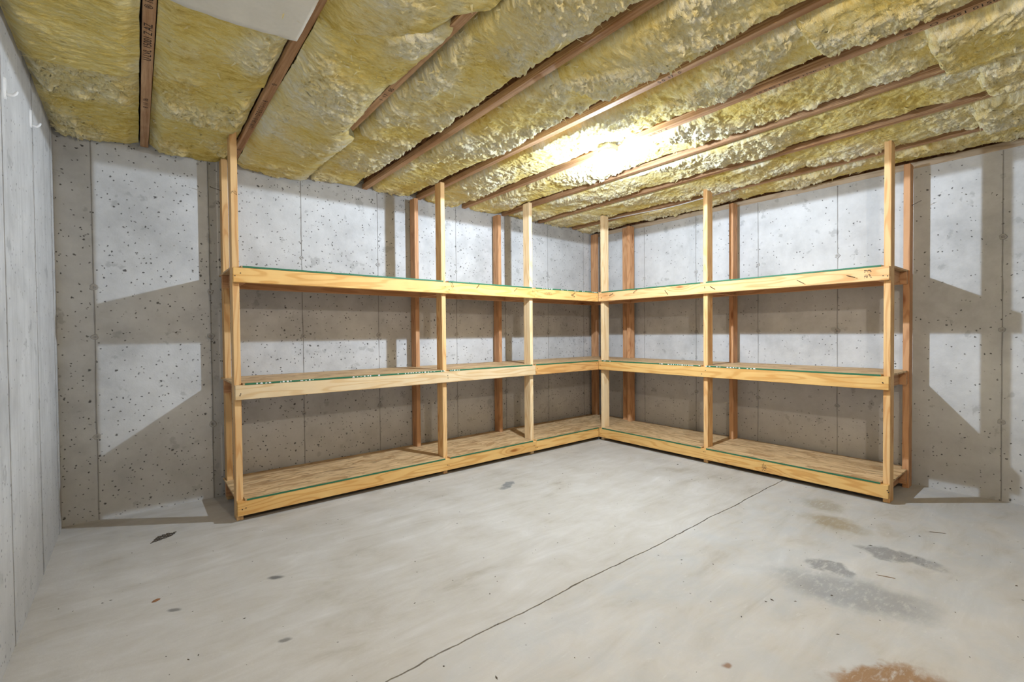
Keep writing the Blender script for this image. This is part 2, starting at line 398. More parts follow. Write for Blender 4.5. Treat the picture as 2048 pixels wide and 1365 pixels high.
# raised form seams with tie knobs on the cast walls
def seam(wall, axis, c, plane, sgn, zt, seed, ties, w=0.006):
    r = np.random.RandomState(seed); n = 90; zs = np.linspace(0.0, zt, n)
    jit = c + 0.004 * fbm(zs * 2.0 + seed, zs * 0 + seed * 1.7, 3)
    ww = w * (0.6 + 0.8 * np.abs(pn(zs * 6 + seed, zs * 0 + 2.2))); pr = 0.002 + 0.005 * np.abs(pn(zs * 9 + seed * 3, zs * 0 + 5))
    V = []; F = []
    for z, j, a, p in zip(zs, jit, ww, pr):
        for off, d in ((-a, -0.003), (-a * 0.4, p), (a * 0.4, p), (a, -0.003)):
            V.append((j + off, plane + sgn * d, z) if axis == 'x' else (plane + sgn * d, j + off, z))
    for i in range(n - 1):
        for k in range(3): F.append((i * 4 + k, i * 4 + k + 1, i * 4 + 5 + k, i * 4 + 4 + k))
    o = mk('form_seam', V, F, MT['seam'], wall)
    for z in ties:
        R0 = 0.012 + 0.007 * r.rand(); V = []; F = []; nn = 12
        for k in range(nn):
            th = 2 * math.pi * k / nn; q = 1 + 0.25 * r.randn() * 0.5
            for rr, d in ((R0 * 1.25 * q, -0.002), (R0 * q, 0.006), (R0 * 0.55 * q, 0.005), (R0 * 0.4, 0.001)):
                a, b = rr * math.cos(th), rr * math.sin(th)
                V.append((c + a, plane + sgn * d, z + b) if axis == 'x' else (plane + sgn * d, c + a, z + b))
        for k in range(nn):
            k2 = (k + 1) % nn
            for t in range(3): F.append((k * 4 + t, k2 * 4 + t, k2 * 4 + t + 1, k * 4 + t + 1))
        F.append(tuple(k * 4 + 3 for k in range(nn)))
        mk('form_tie', V, F, MT['tie'], o)
TZ = (0.525, 1.135, 1.745)
for i, x in enumerate((-3.994, -3.387, -2.780, -2.159, -1.366, -0.760, -0.143, 0.451)):
    seam(wallA, 'x', x, YA, -1, 2.36, 3 + i, (0.52, 1.14, 1.447) if i < 2 else TZ)
for i, y in enumerate((-0.126, -0.742, -1.347, -1.967, -2.275, -2.891, -3.50, -4.11)):
    seam(wallB, 'y', y, XB, -1, 2.31, 23 + i, TZ)
for i, y in enumerate((0.482, -0.098, -0.760, -1.37, -1.98, -2.59, -3.20, -3.81)):
    seam(wallL, 'y', y, XW, 1, 2.40, 43 + i, (), w=0.003)
# sill plate and rim board on the right wall
sp = board('trim_1', (XB - 0.004, YR, 2.315), (XB + 0.14, YA, 2.362), MT['plate']); sp['kind'] = 'structure'
rb = board('trim_2', (XB + 0.03, YR, 2.362), (XB + 0.06, YA, ZT), MT['web']); rb['kind'] = 'structure'

# ------------------------------------------------------------------ joists
ORD = ['first', 'second', 'third', 'fourth', 'fifth', 'sixth', 'seventh', 'eighth', 'ninth']
JOI = []
extra = {0: 'with printed lettering', 1: 'with print, beside the leftmost front post',
         2: 'partly buried by sagging insulation', 5: 'carrying the bare bulb lampholder',
         8: 'nearest the right wall'}
for i, x in enumerate(JX):
    j = empty('floor_joist', (x, -2.4, ZJ))
    tag(j, 'brown ceiling joist, %s from the left wall%s' % (ORD[i], (', ' + extra[i]) if i in extra else ''), 'joist', 'ceiling joists')
    board('bottom_flange', (x - FWID / 2, YR, ZJ), (x + FWID / 2, YA - 0.001, ZJ + FHT), MT['lvl'], j)
    board('web', (x - 0.005, YR, ZJ + FHT - 0.002), (x + 0.005, YA - 0.002, ZT - FHT), MT['web'], j, bev=0.0008)
    board('top_flange', (x - FWID / 2, YR, ZT - FHT), (x + FWID / 2, YA - 0.001, ZT - 0.001), MT['lvl'], j)
    JOI.append(j)
def text_mesh(txt, size):
    cu = bpy.data.curves.new('print', 'FONT'); cu.body = txt; cu.size = size; cu.align_x = 'LEFT'; cu.align_y = 'CENTER'
    cu.resolution_u = 2
    ob = bpy.data.objects.new('print_tmp', cu); COL.objects.link(ob)
    dg = bpy.context.evaluated_depsgraph_get(); dg.update()
    me = bpy.data.meshes.new_from_object(ob.evaluated_get(dg)); bpy.data.objects.remove(ob)
    return me
def joist_print(ji, y, txt, size, stretch=1.0, flip=False):
    me = text_mesh(txt, size); me.materials.append(MT['ink']) if not me.materials else None
    if len(me.materials) and me.materials[0] is None: me.materials[0] = MT['ink']
    # seen from below: lettering runs along the joist
    X = Vector((0, -1 if flip else 1, 0)); Z = Vector((0, 0, -1)); Y = Z.cross(X)
    Rm = Matrix((X * stretch, Y, Z)).transposed().to_4x4()
    o = share('printed_lettering', me, JOI[ji], Matrix.Translation((JX[ji], y, ZJ - 0.0008)) @ Rm)
    o['kind'] = 'stuff'; return o
joist_print(0, -0.60, 'U LVL 15001 Z AZ', 0.040, 1.0, True)
joist_print(0, -1.02, '\u00ae 10044217', 0.036, 1.0, True)
joist_print(0, -0.05, '8  11  06', 0.03, 1.2, True)
joist_print(1, -0.10, '1 LVM OR \u00ae 1 57 E 0 7 0-11 8', 0.034, 1.0, True)
joist_print(1, -0.72, '0', 0.034, 1.0, True)
joist_print(1, 0.30, '8 1', 0.03, 1.2, True)
joist_print(2, -0.90, '1  17   05', 0.030, 1.3, True)
joist_print(4, -1.90, '5 0  17   0', 0.030, 1.0, True)
joist_print(5, -2.75, '\u00ae  -  O  O51 0150', 0.030, 1.2, True)
joist_print(5, -2.15, '15 0-02 1 57 00 1150 - 11', 0.020, 1.6, True)
joist_print(5, -1.50, '16 05  17   0', 0.026, 1.0, True)

# ------------------------------------------------------------------ insulation batts between the joists
wisp_rng = np.random.RandomState(5)
def batt(label, xa, xb, yfar, ynear, drop=0.0, seed=0, sfar=0.0, snear=0.0, amp=1.0, edge=0.055,
         over_r=None, over_l=None, bulge=None, wisps=90, mat='fluff', lift=0.0, torn_lit_k=1.0):
    """fibreglass batt filling a joist bay; over_r / over_l: functions of y giving how far it hangs over the joist"""
    xa += 0.004; xb -= 0.004
    step = 0.0058
    ys = []
    y = ynear
    while y < yfar:
        ys.append(y); y += step if y > -3.45 else 0.05
    ys.append(yfar); ys = np.array(ys); ny = len(ys)
    nx = max(12, int((xb - xa) / 0.0060)); s = np.linspace(0, 1, nx)
    Sg, Yb = np.meshgrid(s, ys)
    L = yfar - ynear; t = (Yb - ynear) / L
    # slanted, ragged ends
    endn = 0.018 * fbm(Sg * 5 + seed * 3.1, Sg * 0 + seed, 4); endf = 0.018 * fbm(Sg * 5 + seed * 1.3 + 7, Sg * 0 + seed + 4, 4)
    Y = Yb + (1 - t) ** 6 * (snear * (Sg - 0.5) + (endn if ynear > YR + 0.1 else 0)) + t ** 6 * (sfar * (Sg - 0.5) + (endf if yfar < YA - 0.03 else 0))
    orr = np.array([over_r(v) for v in ys]) if over_r else np.zeros(ny)
    oll = np.array([over_l(v) for v in ys]) if over_l else np.zeros(ny)
    wig = 0.004 * pn(ys * 7 + seed, ys * 0 + 1) - 0.003
    Xl = xa - oll + np.where(oll > 0.003, 0.012 * fbm(ys * 9 + seed, ys * 0 + 3), 0); Xr = xb + orr + np.where(orr > 0.003, 0.012 * fbm(ys * 9 + seed + 5, ys * 0 + 3), wig)
    X = Xl[:, None] + (Xr - Xl)[:, None] * Sg
    dl, dr = X - xa, xb - X
    de = np.minimum(dl, dr)
    u, v = X * 1.0 + seed * 5.77, Y * 1.0
    wx = 0.05 * fbm(u * 5, v * 5, 2); wy = 0.05 * fbm(u * 5 + 31, v * 5 + 11, 2)
    ru, rv = (u + wx) * 0.8 + (v + wy) * 0.6, -(u + wx) * 0.6 + (v + wy) * 0.8
    big = fbm(u * 2.2, v * 2.2, 3)
    rough = sst(-0.25, 0.35, fbm(u * 2.7 + 40, v * 1.9 + 13, 3))        # torn areas against smooth cut areas
    l1 = np.abs(fbm(ru * 9, rv * 17, 2)); l2 = np.abs(fbm(ru * 26 + 9, rv * 52, 3))
    lay = sst(0.02, 0.10, fbm(ru * 7 + 70, rv * 12 + 5, 4)) + sst(0.0, 0.06, fbm(ru * 15 + 20, rv * 26 + 45, 3)) * 0.6
    l3 = np.abs(fbm(ru * 55 + 3, rv * 85 + 8, 2))
    hang = 0.020 * big + amp * (0.008 + 0.010 * rough) * l1 + amp * (0.003 + 0.012 * rough) * l2 + amp * (0.002 + 0.011 * rough) * l3 + amp * 0.010 * (0.2 + rough) * lay - 0.010
    torn_lit_v = np.clip((rough * 0.75 + 0.35 * rough * lay + 0.5 * (big + 0.1)) * torn_lit_k + 0.25 * (torn_lit_k - 0.8), 0, 1)  # ragged fibre plus extra whiteness painted into the bays the bulb lights
    prof = np.clip(1 - (2 * Sg - 1) ** 4, 0, 1)
    z = ZJ - 0.002 + lift - drop * prof - hang * sst(-0.01, 0.05, np.maximum(de, 0.012) if over_r or over_l else de)
    if bulge is not None: z = z - bulge(X, Y)
    # pulled up beside the joists so that their sides show
    er = edge * (0.55 + 1.1 * np.clip(0.5 + fbm(Y * 2.3 + seed, Y * 0 + 5.5, 3), 0, 1))
    el = edge * (0.35 + 1.3 * np.clip(0.5 + fbm(Y * 2.3 + seed + 9, Y * 0 + 2.5, 3), 0, 1))
    fr = (orr <= 0.003)[:, None]; fl_ = (oll <= 0.003)[:, None]
    z = z + np.where(fr, er * (1 - sst(0.0, 0.075, dr)), 0) + np.where(fl_, el * (1 - sst(0.0, 0.06, dl)), 0)
    # where it hangs over a joist it stays below the flange
    ovr = ((orr > 0.003)[:, None]) & (dr < 0.02); ovl = ((oll > 0.003)[:, None]) & (dl < 0.02)
    lim = ZJ - 0.010 - 0.012 * np.abs(fbm(u * 14, v * 14, 2))
    z = np.where(ovr | ovl, np.minimum(z, lim), z)
    # rounded ends of the batt
    if ynear > YR + 0.1: z = z + 0.05 * (1 - sst(0, 0.03, Yb - ynear)) ** 2
    if yfar < YA - 0.03: z = z + 0.05 * (1 - sst(0, 0.03, yfar - Yb)) ** 2
    n0 = nx * ny
    V = np.stack([X, Y, z], -1).reshape(-1, 3)
    idx = np.arange(n0).reshape(ny, nx)
    q = np.stack([idx[:-1, :-1], idx[1:, :-1], idx[1:, 1:], idx[:-1, 1:]], -1).reshape(-1, 4)
    # skirt up to the top of the batt
    loop = np.concatenate([idx[0, :], idx[1:, -1], idx[-1, -2::-1], idx[-2:0:-1, 0]])
    sk = V[loop].copy(); sk[:, 2] = 2.60
    sk[:, 0] = np.clip(sk[:, 0], xa, xb)
    lo2 = n0 + np.arange(len(loop)); ln = np.roll(loop, -1); l2n = np.roll(lo2, -1)
    qs = np.stack([loop, lo2, l2n, ln], -1)
    # wisps of torn fibre
    wv = []; wf = []; base = n0 + len(loop)
    vis = np.where((ys > -3.3))[0]
    if len(vis) > 8:
        for _ in range(int(wisps * 3.2)):
            iy = vis[wisp_rng.randint(3, len(vis) - 3)]; ix = wisp_rng.randint(3, nx - 3)
            p = np.array([X[iy, ix], Y[iy, ix], z[iy, ix] + 0.004])
            a = wisp_rng.rand() * 6.283; ln_ = 0.010 + 0.045 * wisp_rng.rand() ** 2; w = 0.0012 + 0.0075 * wisp_rng.rand() ** 2.5
            d = np.array([math.cos(a), math.sin(a), 0]); sd = np.array([-d[1], d[0], 0.25])
            curl = 0.1 + 0.8 * wisp_rng.rand() ** 1.5; b0 = base + len(wv)
            for m in range(4):
                f = m / 3; pp = p + d * ln_ * f + np.array([0, 0, -ln_ * curl * f * (1.15 - 0.6 * f)]); ww = w * (1 - f * 0.9)
                wv += [pp - sd * ww, pp + sd * ww]
            for m in range(3): wf.append((b0 + 2 * m, b0 + 2 * m + 1, b0 + 2 * m + 3, b0 + 2 * m + 2))
    allV = np.concatenate([V, sk] + ([np.array(wv)] if wv else []))
    allF = np.concatenate([q, qs] + ([np.array(wf)] if wf else []))
    me = bpy.data.meshes.new('insulation_batt')
    me.vertices.add(len(allV)); me.vertices.foreach_set('co', allV.astype(np.float32).ravel())
    nf = len(allF); me.loops.add(nf * 4); me.polygons.add(nf)
    me.loops.foreach_set('vertex_index', allF.astype(np.int32).ravel())
    me.polygons.foreach_set('loop_start', np.arange(0, nf * 4, 4, dtype=np.int32))
    me.polygons.foreach_set('use_smooth', np.ones(nf, dtype=bool))
    at = me.attributes.new('torn_lit', 'FLOAT', 'POINT'); tv = np.full(len(allV), 0.7, dtype=np.float32); tv[:n0] = torn_lit_v.ravel(); tv[n0:n0 + len(loop)] = 0.2
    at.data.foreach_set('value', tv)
    me.update(calc_edges=True); me.materials.append(MT[mat])
    o = bpy.data.objects.new('insulation_batt', me); COL.objects.link(o); place(o, None, Matrix.Identity(4))
    tag(o, label, 'insulation', 'yellow insulation batts in the joist bays')
    return o
h = FWID / 2
edges = [XW - 0.004] + [e for x in JX for e in (x - h, x + h)] + [XB + 0.02]
BAY = [(edges[2 * i], edges[2 * i + 1]) for i in range(10)]
YF, YN = YA - 0.004, YR + 0.01
where = ['between left wall and first joist', 'between first and second joists', 'between second and third joists',
         'between third and fourth joists', 'between fourth and fifth joists', 'between fifth and sixth joists',
         'between sixth and seventh joists', 'between seventh and eighth joists', 'between eighth and ninth joists',
         'between ninth joist and right wall']
def lab(b, w): return 'yellow fiberglass batt %s, %s' % (where[b], w)
ramp01 = lambda y, a, b: float(sst(a, b, np.array(y)))
g2 = lambda X, Y, cx, cy, sx, sy: np.exp(-((X - cx) / sx) ** 2 - ((Y - cy) / sy) ** 2)
batt(lab(0, 'next to the back wall'), *BAY[0], YF, -0.46, 0.005, 1, snear=-0.05, torn_lit_k=0.6, edge=0.02, amp=1.3)
batt(lab(0, 'near length'), *BAY[0], -0.40, YN, 0.020, 2, sfar=-0.05, amp=0.8, torn_lit_k=0.6, edge=0.02, lift=-0.022)
batt(lab(1, 'next to the back wall'), *BAY[1], YF, -0.60, 0.010, 3, snear=-0.12, torn_lit_k=0.6, edge=0.03, amp=1.3)
batt(lab(1, 'above the white sheet'), *BAY[1], -0.54, YN, 0.012, 4, sfar=-0.12, torn_lit_k=0.6, edge=0.03, amp=0.8, lift=-0.012)
batt(lab(2, 'sagging towards the back wall'), *BAY[2], YF, -1.50, 0.030, 5, snear=-0.30, edge=0.015, amp=0.9,
     over_r=lambda y: 0.060 * ramp01(y, -0.52, -0.42) + 0.022 * ramp01(y, -0.95, -1.5), wisps=160,
     bulge=lambda X, Y: 0.055 * g2(X, Y, -2.85, -0.35, 0.16, 0.45) + 0.02 * g2(X, Y, -3.0, -1.1, 0.25, 0.4))
batt(lab(2, 'near length over the joist'), *BAY[2], -1.44, YN, 0.040, 6, sfar=-0.30, edge=0.015, amp=0.6,
     over_r=lambda y: 0.062 * ramp01(y, -1.60, -1.70), wisps=110)
batt(lab(3, 'next to the back wall'), *BAY[3], YF, -0.44, 0.0, 7, edge=0.075, lift=0.010, torn_lit_k=1.15, over_l=lambda y: 0.0)
batt(lab(3, 'long middle length'), *BAY[3], -0.42, -1.70, 0.022, 8, amp=1.0, torn_lit_k=1.15, edge=0.075, lift=0.010, wisps=160)
batt(lab(3, 'near length'), *BAY[3], -1.66, YN, 0.045, 9, amp=1.0, torn_lit_k=1.15, edge=0.075, lift=0.010, wisps=120)
batt(lab(4, 'next to the back wall'), *BAY[4], YF, -0.34, 0.0, 10, edge=0.075, lift=0.010, torn_lit_k=1.15)
batt(lab(4, 'middle length'), *BAY[4], -0.31, -1.66, 0.018, 11, edge=0.075, lift=0.010, torn_lit_k=1.15, wisps=150)
batt(lab(4, 'near length'), *BAY[4], -1.62, YN, 0.038, 12, edge=0.075, lift=0.010, torn_lit_k=1.15, wisps=120)
batt(lab(5, 'long length'), *BAY[5], YF, -2.52, 0.012, 13, edge=0.075, lift=0.010, torn_lit_k=1.15, wisps=220)
batt(lab(5, 'near length'), *BAY[5], -2.48, YN, 0.03, 14, edge=0.075, lift=0.010, torn_lit_k=1.15)
batt(lab(6, 'long length'), *BAY[6], YF, -2.84, 0.010, 15, edge=0.075, lift=0.010, torn_lit_k=1.15, wisps=220)
batt(lab(6, 'near block over the joist'), *BAY[6], -2.80, YN, 0.045, 16, edge=0.02, over_r=lambda y: 0.075 * ramp01(y, -2.80, -2.83), over_l=lambda y: 0.0)
batt(lab(7, 'long length'), *BAY[7], YF, -2.94, 0.008, 17, edge=0.075, lift=0.010, torn_lit_k=1.15, wisps=200)
batt(lab(7, 'near square-ended block'), *BAY[7], -2.90, YN, 0.045, 18, edge=0.02)
batt(lab(8, 'long length'), *BAY[8], YF, -2.87, 0.008, 19, edge=0.075, lift=0.010, torn_lit_k=1.15, wisps=200)
batt(lab(8, 'near block over the joist'), *BAY[8], -2.83, YN, 0.045, 20, edge=0.02, over_r=lambda y: 0.06 * ramp01(y, -2.84, -2.88))
batt(lab(9, 'far length'), *BAY[9], YF, -1.25, 0.0, 21, edge=0.03)
batt(lab(9, 'near length'), *BAY[9], -1.22, YN, 0.012, 22, edge=0.02)

# white paper facing hanging under the near part of the second bay
nx, ny = 40, 60
V = []; F = []
for jy in range(ny):
    for ix in range(nx):
        s, t = ix / (nx - 1), jy / (ny - 1)
        x = -3.716 + 0.452 * s
        y = -1.19 - 0.02 * s + 0.006 * float(pn(np.array(s * 9.0), np.array(2.2))) - t * 1.6
        zz = ZJ - 0.034 - 0.014 * (1 - (2 * s - 1) ** 2) - 0.006 * float(fbm(np.array(s * 2.0 + t * 2), np.array(t * 9.0), 3)) - 0.004 * t
        V.append((x, y, zz))
nb = len(V)
V += [(a, b, c + 0.002) for a, b, c in V]
for jy in range(ny - 1):
    for ix in range(nx - 1):
        a = jy * nx + ix; F.append((a, a + 1, a + nx + 1, a + nx)); F.append((nb + a, nb + a + nx, nb + a + nx + 1, nb + a + 1))
per = [i for i in range(nx)] + [j * nx + nx - 1 for j in range(1, ny)] + [(ny - 1) * nx + i for i in range(nx - 2, -1, -1)] + [j * nx for j in range(ny - 2, 0, -1)]
for a, b in zip(per, per[1:] + per[:1]): F.append((a, a + nb, b + nb, b))
fs = mk('facing_sheet', V, F, MT['facing'], smooth=True)
tag(fs, 'off-white paper facing sheet with a cut edge under the ceiling insulation', 'sheet')

# ------------------------------------------------------------------ corner shelving
sh = empty('corner_shelving', (-0.9, 0.25, 0))
tag(sh, 'L-shaped three-tier pine shelving with particle board decks in the room corner', 'shelving')
# posts: left run fronts, left run rears, right run fronts, right run rears
PZ = 2.372
LF = [(-3.334, 2.392), (-1.871, 2.366), (-0.927, 2.362)]
POST = {}
for i, (x, zt) in enumerate(LF):
    POST['lf%d' % i] = board('post', (x, 0.038, 0), (x + 0.038, 0.127, zt), MT['stud' if i != 2 else 'pale'], sh)
for i, (x, zt) in enumerate([(-3.323, 2.36), (-1.867, 2.345), (-0.938, 2.34), (0.556, 2.335)]):
    POST['lr%d' % i] = board('post', (x, 0.50, 0), (x + 0.038, 0.589, zt), MT['red_shaded' if i else 'stud'], sh)
for i, (y, zt) in enumerate([(-0.038, 2.372), (-1.185, 2.372), (-2.436, 2.374)]):
    POST['rf%d' % i] = board('post', (0.038, y, 0), (0.127, y + 0.038, zt), MT['pale' if i == 0 else 'stud'], sh)
for i, (y, zt) in enumerate([(-0.027, 2.33), (-1.185, 2.325), (-2.446, 2.325)]):
    POST['rr%d' % i] = board('post', (0.50, y, 0), (0.589, y + 0.038, zt), MT['red_shaded'], sh)
board('post', (0.548, 0.018, 0), (0.586, 0.107, 2.33), MT['red_shaded'], sh)
# rails, cross bearers and decks on three levels
RAIL = {}
def rail(key, lo, hi, mat):
    RAIL[key] = board('rail', lo, hi, MT[mat], sh); return RAIL[key]
for l, z in enumerate(LEV):
    fm = ('honey', 'pale', 'honey')[l]; cm = ('honey', 'orange', 'honey')[l]; rm = ('honey', 'honey', 'stud')[l]
    rail('L%d' % l, (-3.334, 0, z - RH), (-0.8925, 0.038, z), fm)
    rail('C%d' % l, (-0.8910, 0, z - RH), (0.0, 0.038, z), cm)
    rail('R%d' % l, (0.0, -2.436, z - RH), (0.038, -0.0005 if l != 1 else 0.0, z), rm)
    board('rear_rail', (-3.334, 0.4615, z - RH), (0.4610, 0.4995, z), MT['red_shaded'], sh)
    board('rear_rail', (0.4615, -2.436, z - RH), (0.4995, 0.4600, z), MT['red_shaded'], sh)
    for x in (-3.2955, -1.8325, -0.8885):
        board('bearer', (x, 0.0385, z - RH), (x + 0.038, 0.461, z), MT['red_shaded'], sh)
    for y in (-0.0765, -1.2235, -2.3975):
        board('bearer', (0.0385, y, z - RH), (0.461, y + 0.038, z), MT['red_shaded'], sh)
def prism(name, poly, z0, z1, mat, parent, Wm=None):
    n = len(poly); V = [(x, y, z0) for x, y in poly] + [(x, y, z1) for x, y in poly]
    F = [tuple(range(n - 1, -1, -1)), tuple(range(n, 2 * n))] + [(i, (i + 1) % n, n + (i + 1) % n, n + i) for i in range(n)]
    return mk(name, V, F, mat, parent, Wm)
G = 0.004; DT = 0.0115; YD = 0.592
def left_poly(x0, x1, fposts, rposts, yd=YD):
    """outline of a deck panel in the left run, notched round the posts (all notches open to the edge)"""
    p = []; x = x0
    for a, b in fposts:                       # along the front, left to right
        a2, b2 = max(a - G, x0), min(b + G, x1)
        if a2 > x0 + 1e-6: p += ([(x0, 0)] if not p else []) + [(a2, 0)]
        p += [(a2, 0.131), (b2, 0.131)]
        if b2 < x1 - 1e-6: p += [(b2, 0)]
    if not p: p = [(x0, 0)]
    if not (fposts and min(fposts[-1][1] + G, x1) >= x1 - 1e-6): p += [(x1, 0)]
    closed_r = False
    for a, b in rposts[::-1]:
        a2, b2 = max(a - G, x0), min(b + G, x1)
        if b2 < x1 - 1e-6: p += ([(x1, yd)] if not closed_r else []) + [(b2, yd)]
        closed_r = True
        p += [(b2, 0.496), (a2, 0.496)]
        if a2 > x0 + 1e-6: p += [(a2, yd)]
    if not closed_r: p += [(x1, yd)]
    if not (rposts and max(rposts[0][0] - G, x0) <= x0 + 1e-6): p += [(x0, yd)]
    return p
LP = [(x, x + 0.038) for x, _ in LF]; LR_ = [(-3.323, -3.285), (-1.867, -1.829), (-0.938, -0.900)]
deckA = left_poly(-3.334, -0.894, LP[:2] + [(-0.927, -0.89)], LR_)
deckC = left_poly(-0.889, 0.612, [], [(0.556, 0.594)])
RP = [(-2.436, -2.398), (-1.185, -1.147), (-0.038, 0.0)]; RR_ = [(-2.446, -2.408), (-1.185, -1.147), (-0.027, 0.011)]
pr = left_poly(-2.436, -0.003, RP, RR_)                       # same outline along y, then mirrored onto the right wall run
deckR = [(b, a) for a, b in pr][::-1]
def white_marks(parent, axis, a0, a1, z, seed, n):
    """white stencilled characters along the green edge"""
    r = random.Random(seed); V = []; F = []
    a = a0
    for _ in range(n):
        w = r.uniform(0.008, 0.02); b = len(V)
        zz0, zz1 = z + 0.0015 + r.choice((0, 0, 0.003)), z + DT - 0.001 - r.choice((0, 0, 0.003))
        for da, zc in ((0, zz0), (w, zz0), (w * r.uniform(0.6, 1), zz1), (w * r.uniform(0, .3), zz1)):
            V.append((a + da, -0.0016, zc) if axis == 'x' else (-0.0016, a + da, zc))
        F.append((b, b + 1, b + 2, b + 3)); a += w + r.choice((0.006, 0.008, 0.012, 0.012, 0.05))
        if a > a1: break
    return tag(mk('stencil_print', V, F, MT['white_ink'], parent), kind='stuff')
for l, z in enumerate(LEV):
    z0, z1 = z + 0.0006, z + DT
    dA = prism('deck', deckA, z0, z1, MT['osb'], sh, Matrix.Translation((-2.1, 0.3, z1)))
    dC = prism('deck', deckC, z0, z1, MT['osb'], sh, Matrix.Translation((-0.1, 0.3, z1)))
    dR = prism('deck', deckR, z0, z1, MT['osb'], sh, Matrix.Translation((0.3, -1.2, z1)) @ RZ)
    def gstrip(x0, x1, ax, par):
        e = 0.0012
        if ax == 'x': board('green_edge', (x0, -e, z0), (x1, 0.0, z1), MT['green'], par, bev=0.0002)
        else: board('green_edge', (-e, x0, z0), (0.0, x1, z1), MT['green'], par, bev=0.0002)
    gstrip(-3.292 + 0.01, -1.876, 'x', dA); gstrip(-1.828, -0.932, 'x', dA)
    gstrip(-0.885, -0.004, 'x', dC)
    gstrip(-1.142, -0.043, 'y', dR); gstrip(-2.393, -1.190, 'y', dR)
    if l == 1:
        white_marks(dA, 'x', -3.22, -2.75, z0, 1, 12); white_marks(dA, 'x', -2.62, -2.40, z0, 2, 7); white_marks(dA, 'x', -2.28, -1.88, z0, 3, 14); white_marks(dA, 'x', -1.82, -1.62, z0, 4, 5)
        white_marks(dR, 'y', -1.14, -0.74, z0, 5, 20); white_marks(dR, 'y', -1.60, -1.19, z0, 6, 20); white_marks(dR, 'y', -0.16, -0.06, z0, 7, 4)
    if l == 2:
        white_marks(dC, 'x', -0.80, -0.62, z0, 8, 6); white_marks(dC, 'x', -0.55, -0.45, z0, 9, 4); white_marks(dC, 'x', -0.36, -0.22, z0, 10, 6); white_marks(dC, 'x', -0.10, -0.02, z0, 11, 4)

# nails: driven heads at the joints, bent ones left standing on the top rails
def nail_head(par, p, nrm):
    n = Vector(nrm); a = n.orthogonal().normalized(); b = n.cross(a); p = Vector(p); V = []; R0 = 0.0036
    for d, rr in ((0.0, R0), (0.0012, R0)):
        for k in range(8):
            th = k * math.pi / 4; V.append(p + n * d + a * rr * math.cos(th) + b * rr * math.sin(th))
    F = [tuple(range(8, 16))] + [(k, (k + 1) % 8, 8 + (k + 1) % 8, 8 + k) for k in range(8)]
    mk('nail_head', V, F, MT['nail'], par)
for l, z in enumerate(LEV):
    for x in (-3.315, -1.852, -0.912):
        for _ in range(2): nail_head(RAIL['L%d' % l], (x + rng.uniform(-0.012, 0.03), -0.0002, z - rng.uniform(0.02, 0.07)), (0, -1, 0))
    for x in (-0.872, -0.03): nail_head(RAIL['C%d' % l], (x + rng.uniform(-0.01, 0.02), -0.0002, z - rng.uniform(0.02, 0.07)), (0, -1, 0))
    for y in (-0.03, -1.166, -2.417):
        for _ in range(2): nail_head(RAIL['R%d' % l], (-0.0002, y + rng.uniform(-0.02, 0.015), z - rng.uniform(0.02, 0.07)), (-1, 0, 0))
def bent_nail(par, p, nrm, along, ln=0.042, lift=0.0):
    p, n, a = Vector(p), Vector(nrm), Vector(along).normalized()
    V, F = tube_geo([p - n * 0.004, p + n * 0.010, p + n * 0.013 + a * 0.004, p + n * (0.012 + lift) + a * ln, p + n * (0.012 + lift) + a * (ln + 0.001)], [0.0019, 0.0019, 0.0019, 0.0019, 0.0042], 6)
    mk('bent_nail', V, F, MT['nail'], par)
for x, z, a in ((-1.802, 1.553, (.4, 0, -1)), (-1.555, 1.527, (.6, 0, .8)), (-1.146, 1.522, (.7, 0, .7))):
    bent_nail(RAIL['L2'], (x, 0, z), (0, -1, 0), a, 0.036)
for x, z, a in ((-0.404, 1.520, (.9, 0, .5)), (-0.41, 1.518, (1, 0, -.4))):
    bent_nail(RAIL['C2'], (x, 0, z), (0, -1, 0), a, 0.04)
for y, z, a in ((-0.157, 1.517, (0, -.9, .4)), (-0.4535, 1.526, (0, -.7, .5)), (-0.80, 1.5235, (0, -.6, -.7)), (-1.2323, 1.5241, (0, -.8, -.5)), (-1.8988, 1.5123, (0, -.9, -.55)), (-2.205, 1.516, (0, -1, -.35))):
    bent_nail(RAIL['R2'], (0, y, z), (-1, 0, 0), a, 0.05)
V, F = tube_geo([(0.545, -2.440, 2.030), (0.540, -2.50, 2.055)], 0.0018, 6); mk('standing_nail', V, F, MT['nail'], POST['rr2'])
V, F = tube_geo([(-3.32, 0.53, 2.145), (-3.385, 0.53, 2.158)], 0.0018, 6); mk('standing_nail', V, F, MT['nail'], POST['lr0'])
# grade stamps: small blocks of unreadable ink
def stamp(par, c, run, upv, nrm, w, hgt, seed):
    r = random.Random(seed); c, run, upv, nrm = Vector(c), Vector(run), Vector(upv), Vector(nrm); V = []; F = []
    rows = 6
    for i in range(rows):
        u = 0.0
        while u < w:
            d = r.uniform(0.002, 0.007)
            if r.random() < 0.62:
                b = len(V); y0 = -hgt / 2 + hgt * i / rows; y1 = y0 + hgt / rows * r.uniform(0.35, 0.75)
                for uu, vv in ((u, y0), (u + d, y0), (u + d, y1), (u, y1)): V.append(c + run * (uu - w / 2) + upv * vv + nrm * 0.0005)
                F.append((b, b + 1, b + 2, b + 3))
            u += d + 0.0012
    tag(mk('grade_stamp', V, F, MT['ink'], par), kind='stuff')
stamp(RAIL['R2'], (0, -2.32, 1.516), (0, -1, 0), (0, 0, 1), (-1, 0, 0), 0.035, 0.055, 3)
stamp(RAIL['R0'], (0, -1.665, 0.078), (0, -1, 0), (0, 0, 1), (-1, 0, 0), 0.03, 0.06, 4)
stamp(RAIL['C2'], (-0.73, 0, 1.520), (1, 0, 0), (0, 0, 1), (0, -1, 0), 0.09, 0.02, 5)
